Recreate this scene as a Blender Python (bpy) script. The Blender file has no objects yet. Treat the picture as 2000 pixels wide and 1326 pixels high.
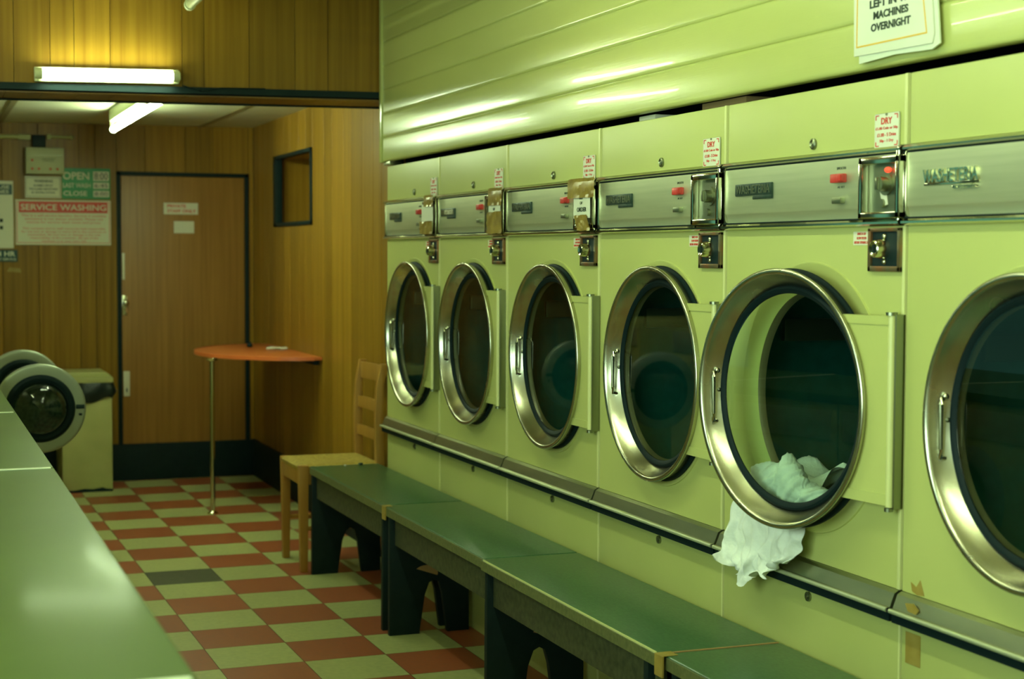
import bpy, bmesh, math, random
from mathutils import Vector, Matrix
random.seed(7)
S = bpy.context.scene
COL = S.collection
cos, sin, pi = math.cos, math.sin, math.pi

# ------------------------------------------------------------------ camera
H = 1.4664
F = 3123.37
yaw, pitch, roll = 0.361451, 0.0527797, 0.00350633
fwd = Vector((sin(yaw)*cos(pitch), cos(yaw)*cos(pitch), -sin(pitch)))
rt = Vector((cos(yaw), -sin(yaw), 0)); up = rt.cross(fwd)
R_ = cos(roll)*rt + sin(roll)*up; U_ = -sin(roll)*rt + cos(roll)*up
cd = bpy.data.cameras.new('camera'); cam = bpy.data.objects.new('camera', cd); COL.objects.link(cam)
cam.matrix_world = Matrix(((R_.x, U_.x, -fwd.x, 0), (R_.y, U_.y, -fwd.y, 0), (R_.z, U_.z, -fwd.z, H), (0, 0, 0, 1)))
cd.sensor_width = 36; cd.lens = F/2000*36; cd.clip_start = .02; cd.clip_end = 60
cd.dof.use_dof = True; cd.dof.focus_distance = 4.6; cd.dof.aperture_fstop = 4.0
S.camera = cam

# ------------------------------------------------------------------ light and exposure
S.view_settings.view_transform = 'Standard'; S.view_settings.look = 'None'
S.view_settings.exposure = 0.70; S.view_settings.gamma = 1; S.view_settings.use_curve_mapping = False
W = bpy.data.worlds.new('world'); S.world = W; W.use_nodes = True
W.node_tree.nodes['Background'].inputs[0].default_value = (.25, .8, .55, 1)
W.node_tree.nodes['Background'].inputs[1].default_value = .3
TUBE = (.79, 1.0, .61)          # greenish fluorescent
SHOP_E = 42.0
ALCOVE_E = 44.0
TUBE_E = 33.0
DAY_W = 112.0
ld = bpy.data.lights.new('shop_window_daylight', 'AREA'); ld.shape = 'RECTANGLE'; ld.size = 4.0; ld.size_y = 1.4
ld.energy = DAY_W; ld.color = (.79, 1.0, .78)
lo = bpy.data.objects.new('shop_window_daylight', ld); COL.objects.link(lo)
lo.location = (-1.80, 1.0, 1.75); lo.rotation_euler = (0, -pi/2, 0)   # outside the left shop window, faces +X
ld.size, ld.size_y = 1.4, 4.0

# ------------------------------------------------------------------ materials
def mat(name, col=(.5, .5, .5), rough=.5, metal=0, spec=.5, coat=0):
    m = bpy.data.materials.new(name); m.use_nodes = True
    b = m.node_tree.nodes['Principled BSDF']
    b.inputs['Base Color'].default_value = (*col, 1); b.inputs['Roughness'].default_value = rough
    b.inputs['Metallic'].default_value = metal; b.inputs['Specular IOR Level'].default_value = spec
    b.inputs['Coat Weight'].default_value = coat
    return m
def nz(m, c1, c2, scale=(8, 8, 8), detail=4, island=0.0, bump=0, bscale=None, lo=.3, hi=.7, rvar=0, bdist=.002):
    """base colour from noise between c1 and c2, plus per-piece tone and bump"""
    t = m.node_tree; N, L = t.nodes, t.links; b = N['Principled BSDF']
    tc = N.new('ShaderNodeTexCoord'); mp = N.new('ShaderNodeMapping'); mp.inputs['Scale'].default_value = scale
    L.new(tc.outputs['Object'], mp.inputs[0])
    n = N.new('ShaderNodeTexNoise'); n.inputs['Scale'].default_value = 1; n.inputs['Detail'].default_value = detail
    L.new(mp.outputs[0], n.inputs['Vector'])
    r = N.new('ShaderNodeValToRGB'); r.color_ramp.elements[0].position = lo; r.color_ramp.elements[1].position = hi
    r.color_ramp.elements[0].color = (*c1, 1); r.color_ramp.elements[1].color = (*c2, 1)
    L.new(n.outputs['Fac'], r.inputs[0]); out = r.outputs[0]
    if island:
        g = N.new('ShaderNodeNewGeometry'); mr = N.new('ShaderNodeMapRange')
        mr.inputs['To Min'].default_value = 1-island; mr.inputs['To Max'].default_value = 1+island
        L.new(g.outputs['Random Per Island'], mr.inputs[0])
        mx = N.new('ShaderNodeVectorMath'); mx.operation = 'SCALE'
        L.new(out, mx.inputs[0]); L.new(mr.outputs[0], mx.inputs['Scale']); out = mx.outputs[0]
    L.new(out, b.inputs['Base Color'])
    if rvar:
        mr = N.new('ShaderNodeMapRange'); r0 = b.inputs['Roughness'].default_value
        mr.inputs['To Min'].default_value = r0-rvar; mr.inputs['To Max'].default_value = r0+rvar
        L.new(n.outputs['Fac'], mr.inputs[0]); L.new(mr.outputs[0], b.inputs['Roughness'])
    if bump:
        mp2 = N.new('ShaderNodeMapping'); mp2.inputs['Scale'].default_value = bscale or scale
        L.new(tc.outputs['Object'], mp2.inputs[0])
        n2 = N.new('ShaderNodeTexNoise'); n2.inputs['Scale'].default_value = 1; n2.inputs['Detail'].default_value = 3
        L.new(mp2.outputs[0], n2.inputs['Vector'])
        bp = N.new('ShaderNodeBump'); bp.inputs['Strength'].default_value = bump; bp.inputs['Distance'].default_value = bdist
        L.new(n2.outputs['Fac'], bp.inputs['Height']); L.new(bp.outputs[0], b.inputs['Normal'])
    return m

M = {}
M['enamel'] = nz(mat('cream_enamel', rough=.37), (.48, .50, .165), (.52, .535, .19), (1.2, 1.2, 1.2), bump=.10, bscale=(3, 2.2, 3), bdist=.01)
M['enamel_low'] = nz(mat('cream_enamel_lower', rough=.38), (.45, .47, .155), (.50, .51, .18), (2, 2, 2))
M['enamel_edge'] = mat('cream_edge', (.66, .66, .30), .3)
M['board'] = nz(mat('gloss_painted_board', rough=.20, coat=.2), (.48, .50, .165), (.52, .54, .19), (3, 1, 6), bump=.22, bscale=(60, 6, 260), bdist=.0010, rvar=.04)
M['steel'] = nz(mat('brushed_steel', rough=.46, metal=.80), (.68, .70, .47), (.76, .77, .54), (3, 3, 90), bump=.08, bscale=(20, 6, 500), bdist=.001)
M['door_steel'] = nz(mat('door_steel', rough=.26, metal=1), (.46, .45, .36), (.62, .60, .46), (9, 9, 9), bump=.05, bscale=(30, 30, 30), rvar=.06)
M['chrome'] = mat('chrome', (.66, .65, .50), .14, 1)
M['dull_metal'] = mat('dull_metal', (.30, .32, .22), .35, 1)
M['rail_steel'] = nz(mat('rail_steel', rough=.34, metal=1), (.34, .36, .24), (.54, .55, .38), (8, 2.5, 8), bump=.1, bscale=(40, 5, 200))
M['nose'] = mat('rail_highlight_metal', (.62, .64, .44), .38, .6)
M['flange'] = nz(mat('opening_flange', rough=.45, metal=.3), (.15, .12, .06), (.20, .165, .08), (6, 6, 6))
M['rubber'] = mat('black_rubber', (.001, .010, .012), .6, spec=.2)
M['black'] = nz(mat('black_paint', rough=.6, spec=.3), (.001, .012, .014), (.003, .017, .018), (20, 20, 20), bump=.2, bscale=(40, 40, 15))
M['void'] = mat('dark_void', (.003, .010, .010), .9)
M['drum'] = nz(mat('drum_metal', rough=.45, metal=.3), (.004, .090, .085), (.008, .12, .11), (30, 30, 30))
M['badge'] = nz(mat('badge_black', rough=.4, metal=.5), (.01, .035, .03), (.05, .08, .06), (60, 60, 60))
M['red'] = mat('red_plastic', (.55, .035, .03), .35)
M['print_red'] = mat('print_red', (.62, .045, .02), .6)
M['print_black'] = mat('print_black', (.012, .03, .012), .6)
M['paper'] = nz(mat('paper', rough=.55), (.70, .70, .56), (.76, .75, .62), (6, 6, 6))
M['label_white'] = mat('label_white', (.72, .70, .55), .4)
M['tape'] = nz(mat('brown_parcel_tape', rough=.28), (.22, .14, .025), (.36, .25, .05), (30, 30, 30), bump=.3, bscale=(40, 40, 40), bdist=.003)
M['tape_old'] = nz(mat('old_tape', rough=.5), (.30, .20, .03), (.40, .29, .07), (20, 20, 20))
M['yellow'] = mat('yellow_border', (.75, .42, .03), .5)
M['copper'] = nz(mat('worn_copper_frame', rough=.35, metal=.8), (.20, .20, .12), (.42, .17, .07), (25, 25, 18))
M['wood'] = nz(mat('wood_panel', rough=.36, spec=.3), (.215, .106, .009), (.34, .183, .018), (38, 38, .9), 6, island=.16, bump=.06, bscale=(150, 150, 3))
M['door_wood'] = nz(mat('door_wood', rough=.42), (.27, .125, .022), (.37, .18, .036), (45, 45, 1.4), 6, bump=.05, bscale=(150, 150, 4))
M['wood_edge'] = nz(mat('beam_wood', rough=.4), (.16, .075, .014), (.24, .115, .020), (4, 40, 40), 5, island=.12)
M['chair_wood'] = nz(mat('chair_pine', rough=.42), (.35, .165, .025), (.43, .22, .04), (14, 14, 2.5), 4)
M['straw'] = nz(mat('woven_straw', rough=.7), (.32, .21, .025), (.50, .36, .06), (60, 60, 60), bump=.8, bscale=(90, 90, 90), bdist=.004)
M['orange_top'] = nz(mat('orange_laminate', rough=.30), (.56, .135, .035), (.62, .165, .045), (12, 12, 12))
M['orange_edge'] = mat('orange_edging', (.72, .17, .045), .35)
M['white_print'] = mat('white_print', (.74, .74, .56), .5)
M['green_sign'] = mat('green_sign', (.01, .27, .075), .4)
M['teal_sign'] = mat('teal_sign', (.01, .06, .055), .4)
M['red_sign'] = mat('red_sign', (.60, .05, .025), .4)
M['grey_box'] = nz(mat('grey_box', rough=.45), (.40, .42, .22), (.44, .46, .25), (5, 5, 5))
M['bin'] = nz(mat('bin_paint', rough=.45), (.42, .43, .16), (.50, .50, .20), (6, 6, 6))
M['bag'] = nz(mat('bin_bag', rough=.33), (.004, .012, .012), (.008, .018, .018), (9, 9, 9), bump=.6, bscale=(22, 22, 22), bdist=.01)
M['formica'] = nz(mat('bench_laminate', rough=.30), (.026, .092, .038), (.055, .145, .062), (170, 60, 60), 3, bump=.15, bscale=(90, 90, 90))
M['formica_edge'] = nz(mat('bench_edge', rough=.45), (.10, .12, .045), (.17, .185, .075), (70, 70, 70), 3)
M['apron'] = nz(mat('bench_apron', rough=.6), (.035, .048, .026), (.085, .095, .045), (50, 50, 50))
M['bare_wood'] = mat('bare_wood', (.42, .25, .10), .6)
M['worktop'] = nz(mat('worktop_laminate', rough=.42, spec=.10, coat=.09), (.080, .122, .022), (.094, .144, .026), (1.5, 2.5, 1), bump=.05, bscale=(4, 4, 4))
M['worktop'].node_tree.nodes['Principled BSDF'].inputs['Coat Roughness'].default_value = .13
M['joint'] = mat('joint_highlight', (.80, .85, .62), .35)
M['ceil_tile'] = nz(mat('ceiling_tile', rough=.7), (.56, .57, .38), (.62, .63, .44), (4, 4, 4))
M['ceil_bar'] = mat('ceiling_bar', (.26, .22, .10), .5)
M['plaster'] = mat('painted_plaster', (.40, .36, .14), .6)
M['tile_cream'] = nz(mat('floor_tile_cream', rough=.42), (.34, .36, .15), (.43, .445, .19), (45, 45, 45), 5, island=.05, rvar=.06)
M['tile_red'] = nz(mat('floor_tile_red', rough=.42), (.27, .068, .026), (.34, .092, .036), (45, 45, 45), 5, island=.07, rvar=.06)
M['tile_dark'] = nz(mat('floor_tile_dark', rough=.45), (.045, .055, .030), (.085, .090, .050), (25, 60, 40), 5)
M['grout'] = mat('floor_joint', (.07, .05, .03), .8)
M['cloth'] = nz(mat('white_cloth', rough=.85), (.78, .80, .74), (.90, .92, .86), (30, 30, 30), bump=.6, bscale=(38, 30, 38), bdist=.010)
M['washer_grey'] = mat('washer_grey', (.30, .33, .26), .42, .35)
M['batten'] = mat('batten_white', (.66, .68, .42), .4)
M['brown_card'] = mat('brown_card', (.22, .14, .06), .8)
M['perspex'] = mat('clear_sleeve', (.75, .78, .62), .2)
def emis(name, col, e):
    m = mat(name, col, .4); b = m.node_tree.nodes['Principled BSDF']
    b.inputs['Emission Color'].default_value = (*col, 1); b.inputs['Emission Strength'].default_value = e
    return m
M['tube'] = emis('lit_tube', TUBE, TUBE_E)
M['tube_alcove'] = emis('lit_tube_alcove', TUBE, ALCOVE_E)
M['unlit_tube'] = mat('unlit_tube', (.62, .66, .42), .25)
M['tube_shop'] = emis('lit_tube_shop', TUBE, SHOP_E)
M['neon'] = emis('red_indicator', (1, .05, .02), 1.2)
def glass(name, tint=(.62, .72, .66), frost=0.0):
    m = bpy.data.materials.new(name); m.use_nodes = True; N, L = m.node_tree.nodes, m.node_tree.links
    N.clear(); o = N.new('ShaderNodeOutputMaterial'); mix = N.new('ShaderNodeMixShader')
    tr = N.new('ShaderNodeBsdfTransparent'); tr.inputs[0].default_value = (*tint, 1)
    gl = N.new('ShaderNodeBsdfGlossy'); gl.inputs['Roughness'].default_value = frost; gl.inputs[0].default_value = (.9, .9, .9, 1)
    fr = N.new('ShaderNodeFresnel'); fr.inputs['IOR'].default_value = 1.5
    gm = N.new('ShaderNodeNewGeometry'); inv = N.new('ShaderNodeMath'); inv.operation = 'SUBTRACT'; inv.inputs[0].default_value = 1
    mul = N.new('ShaderNodeMath'); mul.operation = 'MULTIPLY'
    L.new(gm.outputs['Backfacing'], inv.inputs[1]); L.new(fr.outputs[0], mul.inputs[0]); L.new(inv.outputs[0], mul.inputs[1])   # reflect once, at the outer face
    L.new(mul.outputs[0], mix.inputs[0]); L.new(tr.outputs[0], mix.inputs[1]); L.new(gl.outputs[0], mix.inputs[2])
    L.new(mix.outputs[0], o.inputs[0]); return m
M['glass'] = glass('door_glass', (.84, .90, .86))
M['window_glass'] = glass('window_glass', (.9, .95, .92))
M['dark_wall'] = mat('dark_for_reflections', (.012, .045, .040), .6)  # wall colour kept dark so the dryer glass reflects near black
M['bowl_glass'] = glass('bowl_glass', (.55, .62, .58), .03)

# ------------------------------------------------------------------ mesh helpers
class MB:
    def __init__(s): s.bm = bmesh.new(); s.mi = 0
    def _tag(s, fs):
        for f in fs: f.material_index = s.mi
    def box(s, x0, x1, y0, y1, z0, z1, bev=0, seg=2):
        b = bmesh.new()
        vs = [b.verts.new((x, y, z)) for x in (x0, x1) for y in (y0, y1) for z in (z0, z1)]
        for q in ((0, 1, 3, 2), (4, 6, 7, 5), (0, 4, 5, 1), (2, 3, 7, 6), (0, 2, 6, 4), (1, 5, 7, 3)): b.faces.new([vs[i] for i in q])
        bmesh.ops.recalc_face_normals(b, faces=b.faces)
        if bev:
            bmesh.ops.bevel(b, geom=list(b.edges), offset=bev, segments=seg, affect='EDGES', profile=.6)
        s._merge(b); return s
    def _merge(s, b, M4=None):
        if M4: bmesh.ops.transform(b, matrix=M4, verts=b.verts)
        for f in b.faces: f.material_index = s.mi
        me = bpy.data.meshes.new('t'); b.to_mesh(me); b.free(); s.bm.from_mesh(me); bpy.data.meshes.remove(me)
    def prism(s, pts, axis, a, b_, bev=0):
        """polygon pts (2D) extruded along axis 'x','y','z' from a to b_; pts are the other two axes in order"""
        b = bmesh.new()
        def P(u, v, w): return {'x': (w, u, v), 'y': (u, w, v), 'z': (u, v, w)}[axis]
        A = [b.verts.new(P(u, v, a)) for u, v in pts]; B = [b.verts.new(P(u, v, b_)) for u, v in pts]
        n = len(pts)
        b.faces.new(A); b.faces.new(B[::-1])
        for i in range(n): b.faces.new((A[i], B[i], B[(i+1) % n], A[(i+1) % n]))
        bmesh.ops.recalc_face_normals(b, faces=b.faces)
        if bev: bmesh.ops.bevel(b, geom=list(b.edges), offset=bev, segments=2, affect='EDGES', profile=.6)
        s._merge(b); return s
    def lathe(s, prof, axis='x', c=(0, 0, 0), n=72, cap0=False, cap1=False):
        """prof: list of (a, r), a along axis"""
        b = bmesh.new(); rings = []
        for a, r in prof:
            ring = []
            for k in range(n):
                t = 2*pi*k/n; u, v = r*cos(t), r*sin(t)
                p = {'x': (a, u, v), 'y': (u, a, v), 'z': (u, v, a)}[axis]
                ring.append(b.verts.new((p[0]+c[0], p[1]+c[1], p[2]+c[2])))
            rings.append(ring)
        for A, B in zip(rings, rings[1:]):
            for k in range(n): b.faces.new((A[k], A[(k+1) % n], B[(k+1) % n], B[k]))
        if cap0: b.faces.new(rings[0][::-1])
        if cap1: b.faces.new(rings[-1])
        bmesh.ops.recalc_face_normals(b, faces=b.faces)
        s._merge(b); return s
    def cyl(s, p, q, r, n=20, r2=None):
        p, q = Vector(p), Vector(q); d = q-p
        b = bmesh.new(); bmesh.ops.create_cone(b, cap_ends=True, segments=n, radius1=r, radius2=r if r2 is None else r2, depth=d.length)
        M4 = Matrix.Translation((p+q)/2) @ Vector((0, 0, 1)).rotation_difference(d).to_matrix().to_4x4()
        s._merge(b, M4); return s
    def ball(s, c, r, sc=(1, 1, 1), n=16):
        b = bmesh.new(); bmesh.ops.create_uvsphere(b, u_segments=n, v_segments=n//2+2, radius=r)
        s._merge(b, Matrix.Translation(c) @ Matrix.Diagonal((*sc, 1))); return s
    def tube(s, pts, r, n=10):
        b = bmesh.new(); rings = []
        P = [Vector(p) for p in pts]
        for i, p in enumerate(P):
            d = (P[min(i+1, len(P)-1)]-P[max(i-1, 0)]).normalized()
            q = Vector((0, 0, 1)).rotation_difference(d)
            rings.append([b.verts.new(p + q @ Vector((r*cos(2*pi*k/n), r*sin(2*pi*k/n), 0))) for k in range(n)])
        for A, B in zip(rings, rings[1:]):
            # match ring twist
            off = min(range(n), key=lambda o: (A[0].co-B[o].co).length)
            for k in range(n): b.faces.new((A[k], A[(k+1) % n], B[(k+1+off) % n], B[(k+off) % n]))
        b.faces.new(rings[0][::-1]); b.faces.new(rings[-1])
        bmesh.ops.recalc_face_normals(b, faces=b.faces)
        s._merge(b); return s
    def quad(s, a, b, c, d):
        f = s.bm.faces.new([s.bm.verts.new(v) for v in (a, b, c, d)]); f.material_index = s.mi; return s
    def build(s, name, mats, parent=None, loc=None, smooth=True, ang=35):
        me = bpy.data.meshes.new(name)
        s.bm.normal_update(); s.bm.to_mesh(me); s.bm.free()
        for m in (mats if isinstance(mats, (list, tuple)) else [mats]): me.materials.append(M[m] if isinstance(m, str) else m)
        if smooth:
            me.polygons.foreach_set('use_smooth', [True]*len(me.polygons))
            me.set_sharp_from_angle(angle=math.radians(ang))
        o = bpy.data.objects.new(name, me); COL.objects.link(o)
        if parent: o.parent = parent
        if loc: o.location = loc
        return o
def thing(name, label, cat, loc=(0, 0, 0), group=None, rotz=0):
    o = bpy.data.objects.new(name, None); COL.objects.link(o); o.location = loc; o.rotation_euler = (0, 0, rotz); o.empty_display_size = .05
    return tag(o, label, cat, group)
def tag(o, label, cat, group=None):
    o['label'] = label; o['category'] = cat
    if group: o['group'] = group
    return o
def struct(o): o['kind'] = 'structure'; return o

FT = bpy.data.fonts.load('<builtin>') if False else None
def text(name, s, material, parent, org, w, h, face='-x', ext=.0004, bold=0.0, lines=None, shear=0, align='CENTER', space=1.0):
    """lettering fitted in a rectangle w x h whose centre is org (parent space)"""
    c = bpy.data.curves.new('t', 'FONT'); c.body = s; c.align_x = align; c.size = 1; c.extrude = .5; c.offset = bold; c.resolution_u = 3
    c.shear = shear; c.space_line = space
    o = bpy.data.objects.new('t', c); COL.objects.link(o)
    dg = bpy.context.evaluated_depsgraph_get(); dg.update()
    me = bpy.data.meshes.new_from_object(o.evaluated_get(dg)); bpy.data.objects.remove(o); bpy.data.curves.remove(c)
    xs = [v.co.x for v in me.vertices]; ys = [v.co.y for v in me.vertices]
    x0, x1, y0, y1 = min(xs), max(xs), min(ys), max(ys)
    B = {'-x': Matrix(((0, 0, -1), (-1, 0, 0), (0, 1, 0))), '-y': Matrix(((1, 0, 0), (0, 0, -1), (0, 1, 0)))}[face]
    for v in me.vertices:
        p = Vector(((v.co.x-(x0+x1)/2)*w/(x1-x0), (v.co.y-(y0+y1)/2)*h/(y1-y0), v.co.z*ext*2))
        v.co = B @ p
    me.materials.clear(); me.materials.append(M[material]); me.name = name
    t = bpy.data.objects.new(name, me); COL.objects.link(t); t.parent = parent; t.location = org
    return t
def textrot(t, a, face='-x'):
    t.rotation_euler = (-a, 0, 0) if face == '-x' else (0, a, 0)

# ------------------------------------------------------------------ floor
T = .3048; TX, TY, TH = .97979, 10.16242, .00731014
def tilepos(i, j): return (TX+T*(i*cos(TH)+j*sin(TH)), TY+T*(i*sin(TH)-j*cos(TH)))
f = MB(); f.mi = 0
f.box(-1.7, 3.0, -1.5, 11.2, -.05, -.0015)
gp = .0012
for i in range(-8, 4):
    for j in range(-2, 38):
        a = tilepos(i, j); b = tilepos(i+1, j); c = tilepos(i+1, j+1); d = tilepos(i, j+1)
        if max(b[0], c[0]) > 2.35 or min(a[0], d[0]) < -1.75: continue
        f.mi = 1 if (i+j) % 2 == 0 else 2
        if (i, j) == (0, 9): f.mi = 3
        f.quad((d[0]+gp, d[1]+gp, 0), (c[0]-gp, c[1]+gp, 0), (b[0]-gp, b[1]-gp, 0), (a[0]+gp, a[1]-gp, 0))
struct(f.build('floor', ['grout', 'tile_cream', 'tile_red', 'tile_dark'], smooth=False))

# ------------------------------------------------------------------ walls
def planks(mb, along, a0, a1, z0, z1, face, thick=.012, widths=None, slope=0, ref=0, sgn=1, edges=None):
    """vertical veneer boards in one mesh. along 'x': wall facing -Y at y=face; 'y': wall facing -X at x=face"""
    if edges is None:
        edges = [a0]; k = 0
        while edges[-1] < a1-.05:
            edges.append(min(a1, edges[-1]+(widths or (.148, .10, .15, .305, .096, .20))[k % (len(widths) if widths else 6)])); k += 1
        edges[-1] = a1
    for u, v in zip(edges, edges[1:]):
        g = .0012
        zz = z0
        if along == 'x': mb.box(u+g, v-g, face, face+thick, zz, z1, .0015, 1)
        else: mb.box(face, face+thick, u+g, v-g, zz, z1, .0015, 1)
YB = 10.505; XW = 2.145; KZ = .238
wb = MB(); wb.mi = 1; wb.box(-1.7, 2.3, YB+.008, YB+.10, 0, 2.6); wb.mi = 0
planks(wb, 'x', -1.7, 1.262, KZ, 2.34, YB, edges=[-1.7, -1.4, -1.1, -.8, -.5, -.2, .1, .33, .56, .78, 1.03, 1.13, 1.262])
planks(wb, 'x', 1.262, 2.110, 1.985, 2.34, YB, edges=[1.262, 1.44, 1.70, 1.88, 2.110])
planks(wb, 'x', 2.110, XW, KZ, 2.34, YB, edges=[2.110, XW])
struct(wb.build('wall_back', ['wood', 'void']))
# right wall of the alcove with the recessed hatch
HY0, HY1, HZ0, HZ1 = 8.865, 9.847, 1.636, 2.070
wr = MB(); wr.mi = 1
wr.box(XW+.008, XW+.06, 7.085, HY0, 0, 2.6); wr.box(XW+.008, XW+.06, HY1, 10.6, 0, 2.6)
wr.box(XW+.008, XW+.06, HY0, HY1, 0, HZ0); wr.box(XW+.008, XW+.06, HY0, HY1, HZ1, 2.6); wr.mi = 0
ed = [7.085, 7.24, 7.46, 7.61, 7.82, 8.02, 8.18, 8.42, 8.60, HY0, 9.03, 9.20, 9.43, 9.60, HY1, 10.05, 10.22, 10.36, YB]
for u, v in zip(ed, ed[1:]):
    if HY0-.01 <= u < HY1-.01:
        planks(wr, 'y', u, v, KZ, HZ0, XW, edges=[u, v]); planks(wr, 'y', u, v, HZ1, 2.34, XW, edges=[u, v])
    else: planks(wr, 'y', u, v, KZ, 2.34, XW, edges=[u, v])
struct(wr.build('wall_right', ['wood', 'void']))
# hatch recess (opening lined with boards, black frame)
hn = thing('window_1', 'x', 'x', (XW, (HY0+HY1)/2, HZ0)); del hn['label'], hn['category']; struct(hn)
hw = (HY1-HY0)/2; hh = HZ1-HZ0; hb = MB()
hb.box(.34, .36, -hw, hw, 0, hh); hb.box(.008, .34, hw-.02, hw, 0, hh); hb.box(.008, .34, -hw, -hw+.02, 0, hh)
hb.box(.008, .34, -hw, hw, hh-.015, hh); hb.box(.008, .34, -hw, hw, 0, .015)
for u in (-.30, -.05, .2): hb.box(.334, .342, u, u+.24, .015, hh-.015, .001, 1)
hb.build('recess_lining', 'wood', hn)
hf = MB(); t_ = .022
hf.box(-.012, .03, hw-.075, hw, 0, hh, .002); hf.box(-.012, .03, -hw, -hw+t_, 0, hh, .002)
hf.box(-.012, .03, -hw, hw, hh-t_, hh, .002); hf.box(-.012, .03, -hw, hw, 0, t_, .002)
hf.build('frame', 'black', hn)
# other walls of the shop, out of frame
wl = MB(); wl.box(-1.75, -1.7, -1.5, -.98, 0, 2.75); wl.box(-1.75, -1.7, 2.98, 7.12, 0, 2.75); wl.box(-1.75, -1.7, -.98, 2.98, 0, 1.05); wl.box(-1.75, -1.7, -.98, 2.98, 2.45, 2.75)
struct(wl.build('wall_left', 'dark_wall'))
struct(MB().box(-.56, -.50, 7.41, 10.50, 0, 2.27).build('dark_reflection_wall', 'dark_wall'))  # unseen, added so the dryer glass has something dark to reflect
struct(MB().box(2.10, 3.0, 7.09, 7.10, 0, 2.75).build('light_leak_panel', 'void'))  # unseen panel added to keep world light out of the gap
struct(MB().box(-1.7, 2.95, -1.55, -1.5, 0, 2.75).build('wall_front', 'plaster'))
wn = MB(); wn.box(-1.735, -1.73, -.98, 2.98, 1.05, 2.45)
struct(wn.build('window_2', 'window_glass'))
wn = MB()
for y in (-.98, .33, 1.64, 2.94): wn.box(-1.75, -1.70, y, y+.04, 1.05, 2.45, .003)
wn.box(-1.75, -1.68, -.98, 2.98, 1.03, 1.06, .003)
struct(wn.build('trim_3', 'batten'))
struct(MB().box(2.95, 3.0, -1.5, 7.1, 0, 2.75).build('wall_right_rear', 'void'))
# bulkhead above the alcove: front face of boards and slightly sagging underside
SL = .0127
def hz(x, z=2.196): return z+SL*(x-2.03)
bk = MB(); bk.mi = 0
ed = [-1.7, -1.4, -1.1, -.8, -.5, -.2, .1, .286, .434, .582, .681, .832, 1.138, 1.234, 1.433, 1.64, 1.791, 2.06]
for u, v in zip(ed, ed[1:]):
    bk.prism([(u+.0012, hz(u)), (v-.0012, hz(v)), (v-.0012, 2.70), (u+.0012, 2.70)], 'y', 7.10, 7.115)
bk.mi = 1
bk.prism([(-1.7, hz(-1.7, 2.172)), (2.16, hz(2.16, 2.172)), (2.16, 2.70), (-1.7, 2.70)], 'y', 7.116, 7.40)
bk.mi = 2
x = -1.7
while x < 2.1:
    bk.prism([(x+.001, hz(x, 2.166)), (min(x+.15, 2.14)-.001, hz(x+.15, 2.166)), (min(x+.15, 2.14)-.001, hz(x+.15, 2.172)), (x+.001, hz(x, 2.172))], 'y', 7.10, 7.40); x += .15
struct(bk.build('wall_bulkhead', ['wood', 'void', 'wood_edge']))
tr = MB(); tr.prism([(-1.7, hz(-1.7, 2.178)), (2.045, hz(2.045, 2.178)), (2.045, hz(2.045, 2.206)), (-1.7, hz(-1.7, 2.206))], 'y', 7.083, 7.10)
struct(tr.build('trim_1', 'black'))
struct(MB().prism([(-1.7, hz(-1.7, 2.158)), (2.14, hz(2.14, 2.158)), (2.14, hz(2.14, 2.168)), (-1.7, hz(-1.7, 2.168))], 'y', 7.392, 7.405).build('trim_2', 'black'))
# ceilings
struct(MB().box(-1.7, 3.0, -1.5, 7.12, 2.70, 2.75).build('ceiling', 'plaster'))
def cz(x): return 2.298+.010*(x-2.1)
ca = MB(); ca.mi = 0
for xa, xb_ in ((-1.7, -.65), (-.65, .55), (.55, 1.80), (1.80, 2.16)):
    for k in range(11):
        y0 = 7.40+k*.30; y1 = min(y0+.30, 10.52)
        ca.prism([(xa+.004, cz(xa)), (xb_-.004, cz(xb_)), (xb_-.004, cz(xb_)+.02), (xa+.004, cz(xa)+.02)], 'y', y0+.0015, y1-.0015)
ca.mi = 1
ca.prism([(-1.7, cz(-1.7)+.008), (2.2, cz(2.2)+.008), (2.2, 2.36), (-1.7, 2.34)], 'y', 7.40, 10.6)
for xx in (-.65, .55, 1.80):
    ca.prism([(xx-.018, cz(xx)-.004), (xx+.018, cz(xx)-.004), (xx+.018, cz(xx)+.004), (xx-.018, cz(xx)+.004)], 'y', 7.40, 10.52)
struct(ca.build('ceiling_alcove', ['ceil_tile', 'ceil_bar']))
# black skirting
struct(MB().box(-1.7, 2.145, YB-.014, YB, 0, KZ, .002).build('baseboard_back', 'black'))
struct(MB().box(XW-.014, XW, 7.10, YB-.014, 0, KZ, .002).build('baseboard_right', 'black'))

# ------------------------------------------------------------------ staff door
dr = bpy.data.objects.new('door_1', None); COL.objects.link(dr); dr.location = (1.685, YB, 0); struct(dr)
MB().box(-.397, .397, -.006, .03, KZ, 1.965, .002).build('leaf', 'door_wood', dr)
fr = MB(); fr.box(-.425, -.400, -.016, .03, KZ, 1.992, .002); fr.box(.400, .425, -.016, .03, KZ, 1.992, .002); fr.box(-.425, .425, -.016, .03, 1.968, 1.992, .002)
fr.build('frame', 'black', dr)
k = MB(); k.box(-.394, -.378, -.012, -.006, 1.30, 1.47, .002); k.build('lock_plate', 'label_white', dr)['label'] = 'pale worn plate on the door edge'
k = MB(); k.box(-.395, -.362, -.012, -.006, 1.07, 1.20, .003); k.cyl((-.378, -.012, 1.15), (-.378, -.045, 1.15), .008); k.ball((-.378, -.055, 1.15), .021, (1, .7, 1)); k.cyl((-.378, -.006, 1.09), (-.378, -.018, 1.09), .008)
k.build('door_knob', 'chrome', dr)
k = MB(); k.box(-.392, -.352, -.012, -.006, .548, .71, .005); k.mi = 1; k.box(-.376, -.368, -.0135, -.011, .575, .60)
k.build('finger_plate', ['label_white', 'black'], dr)

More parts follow.
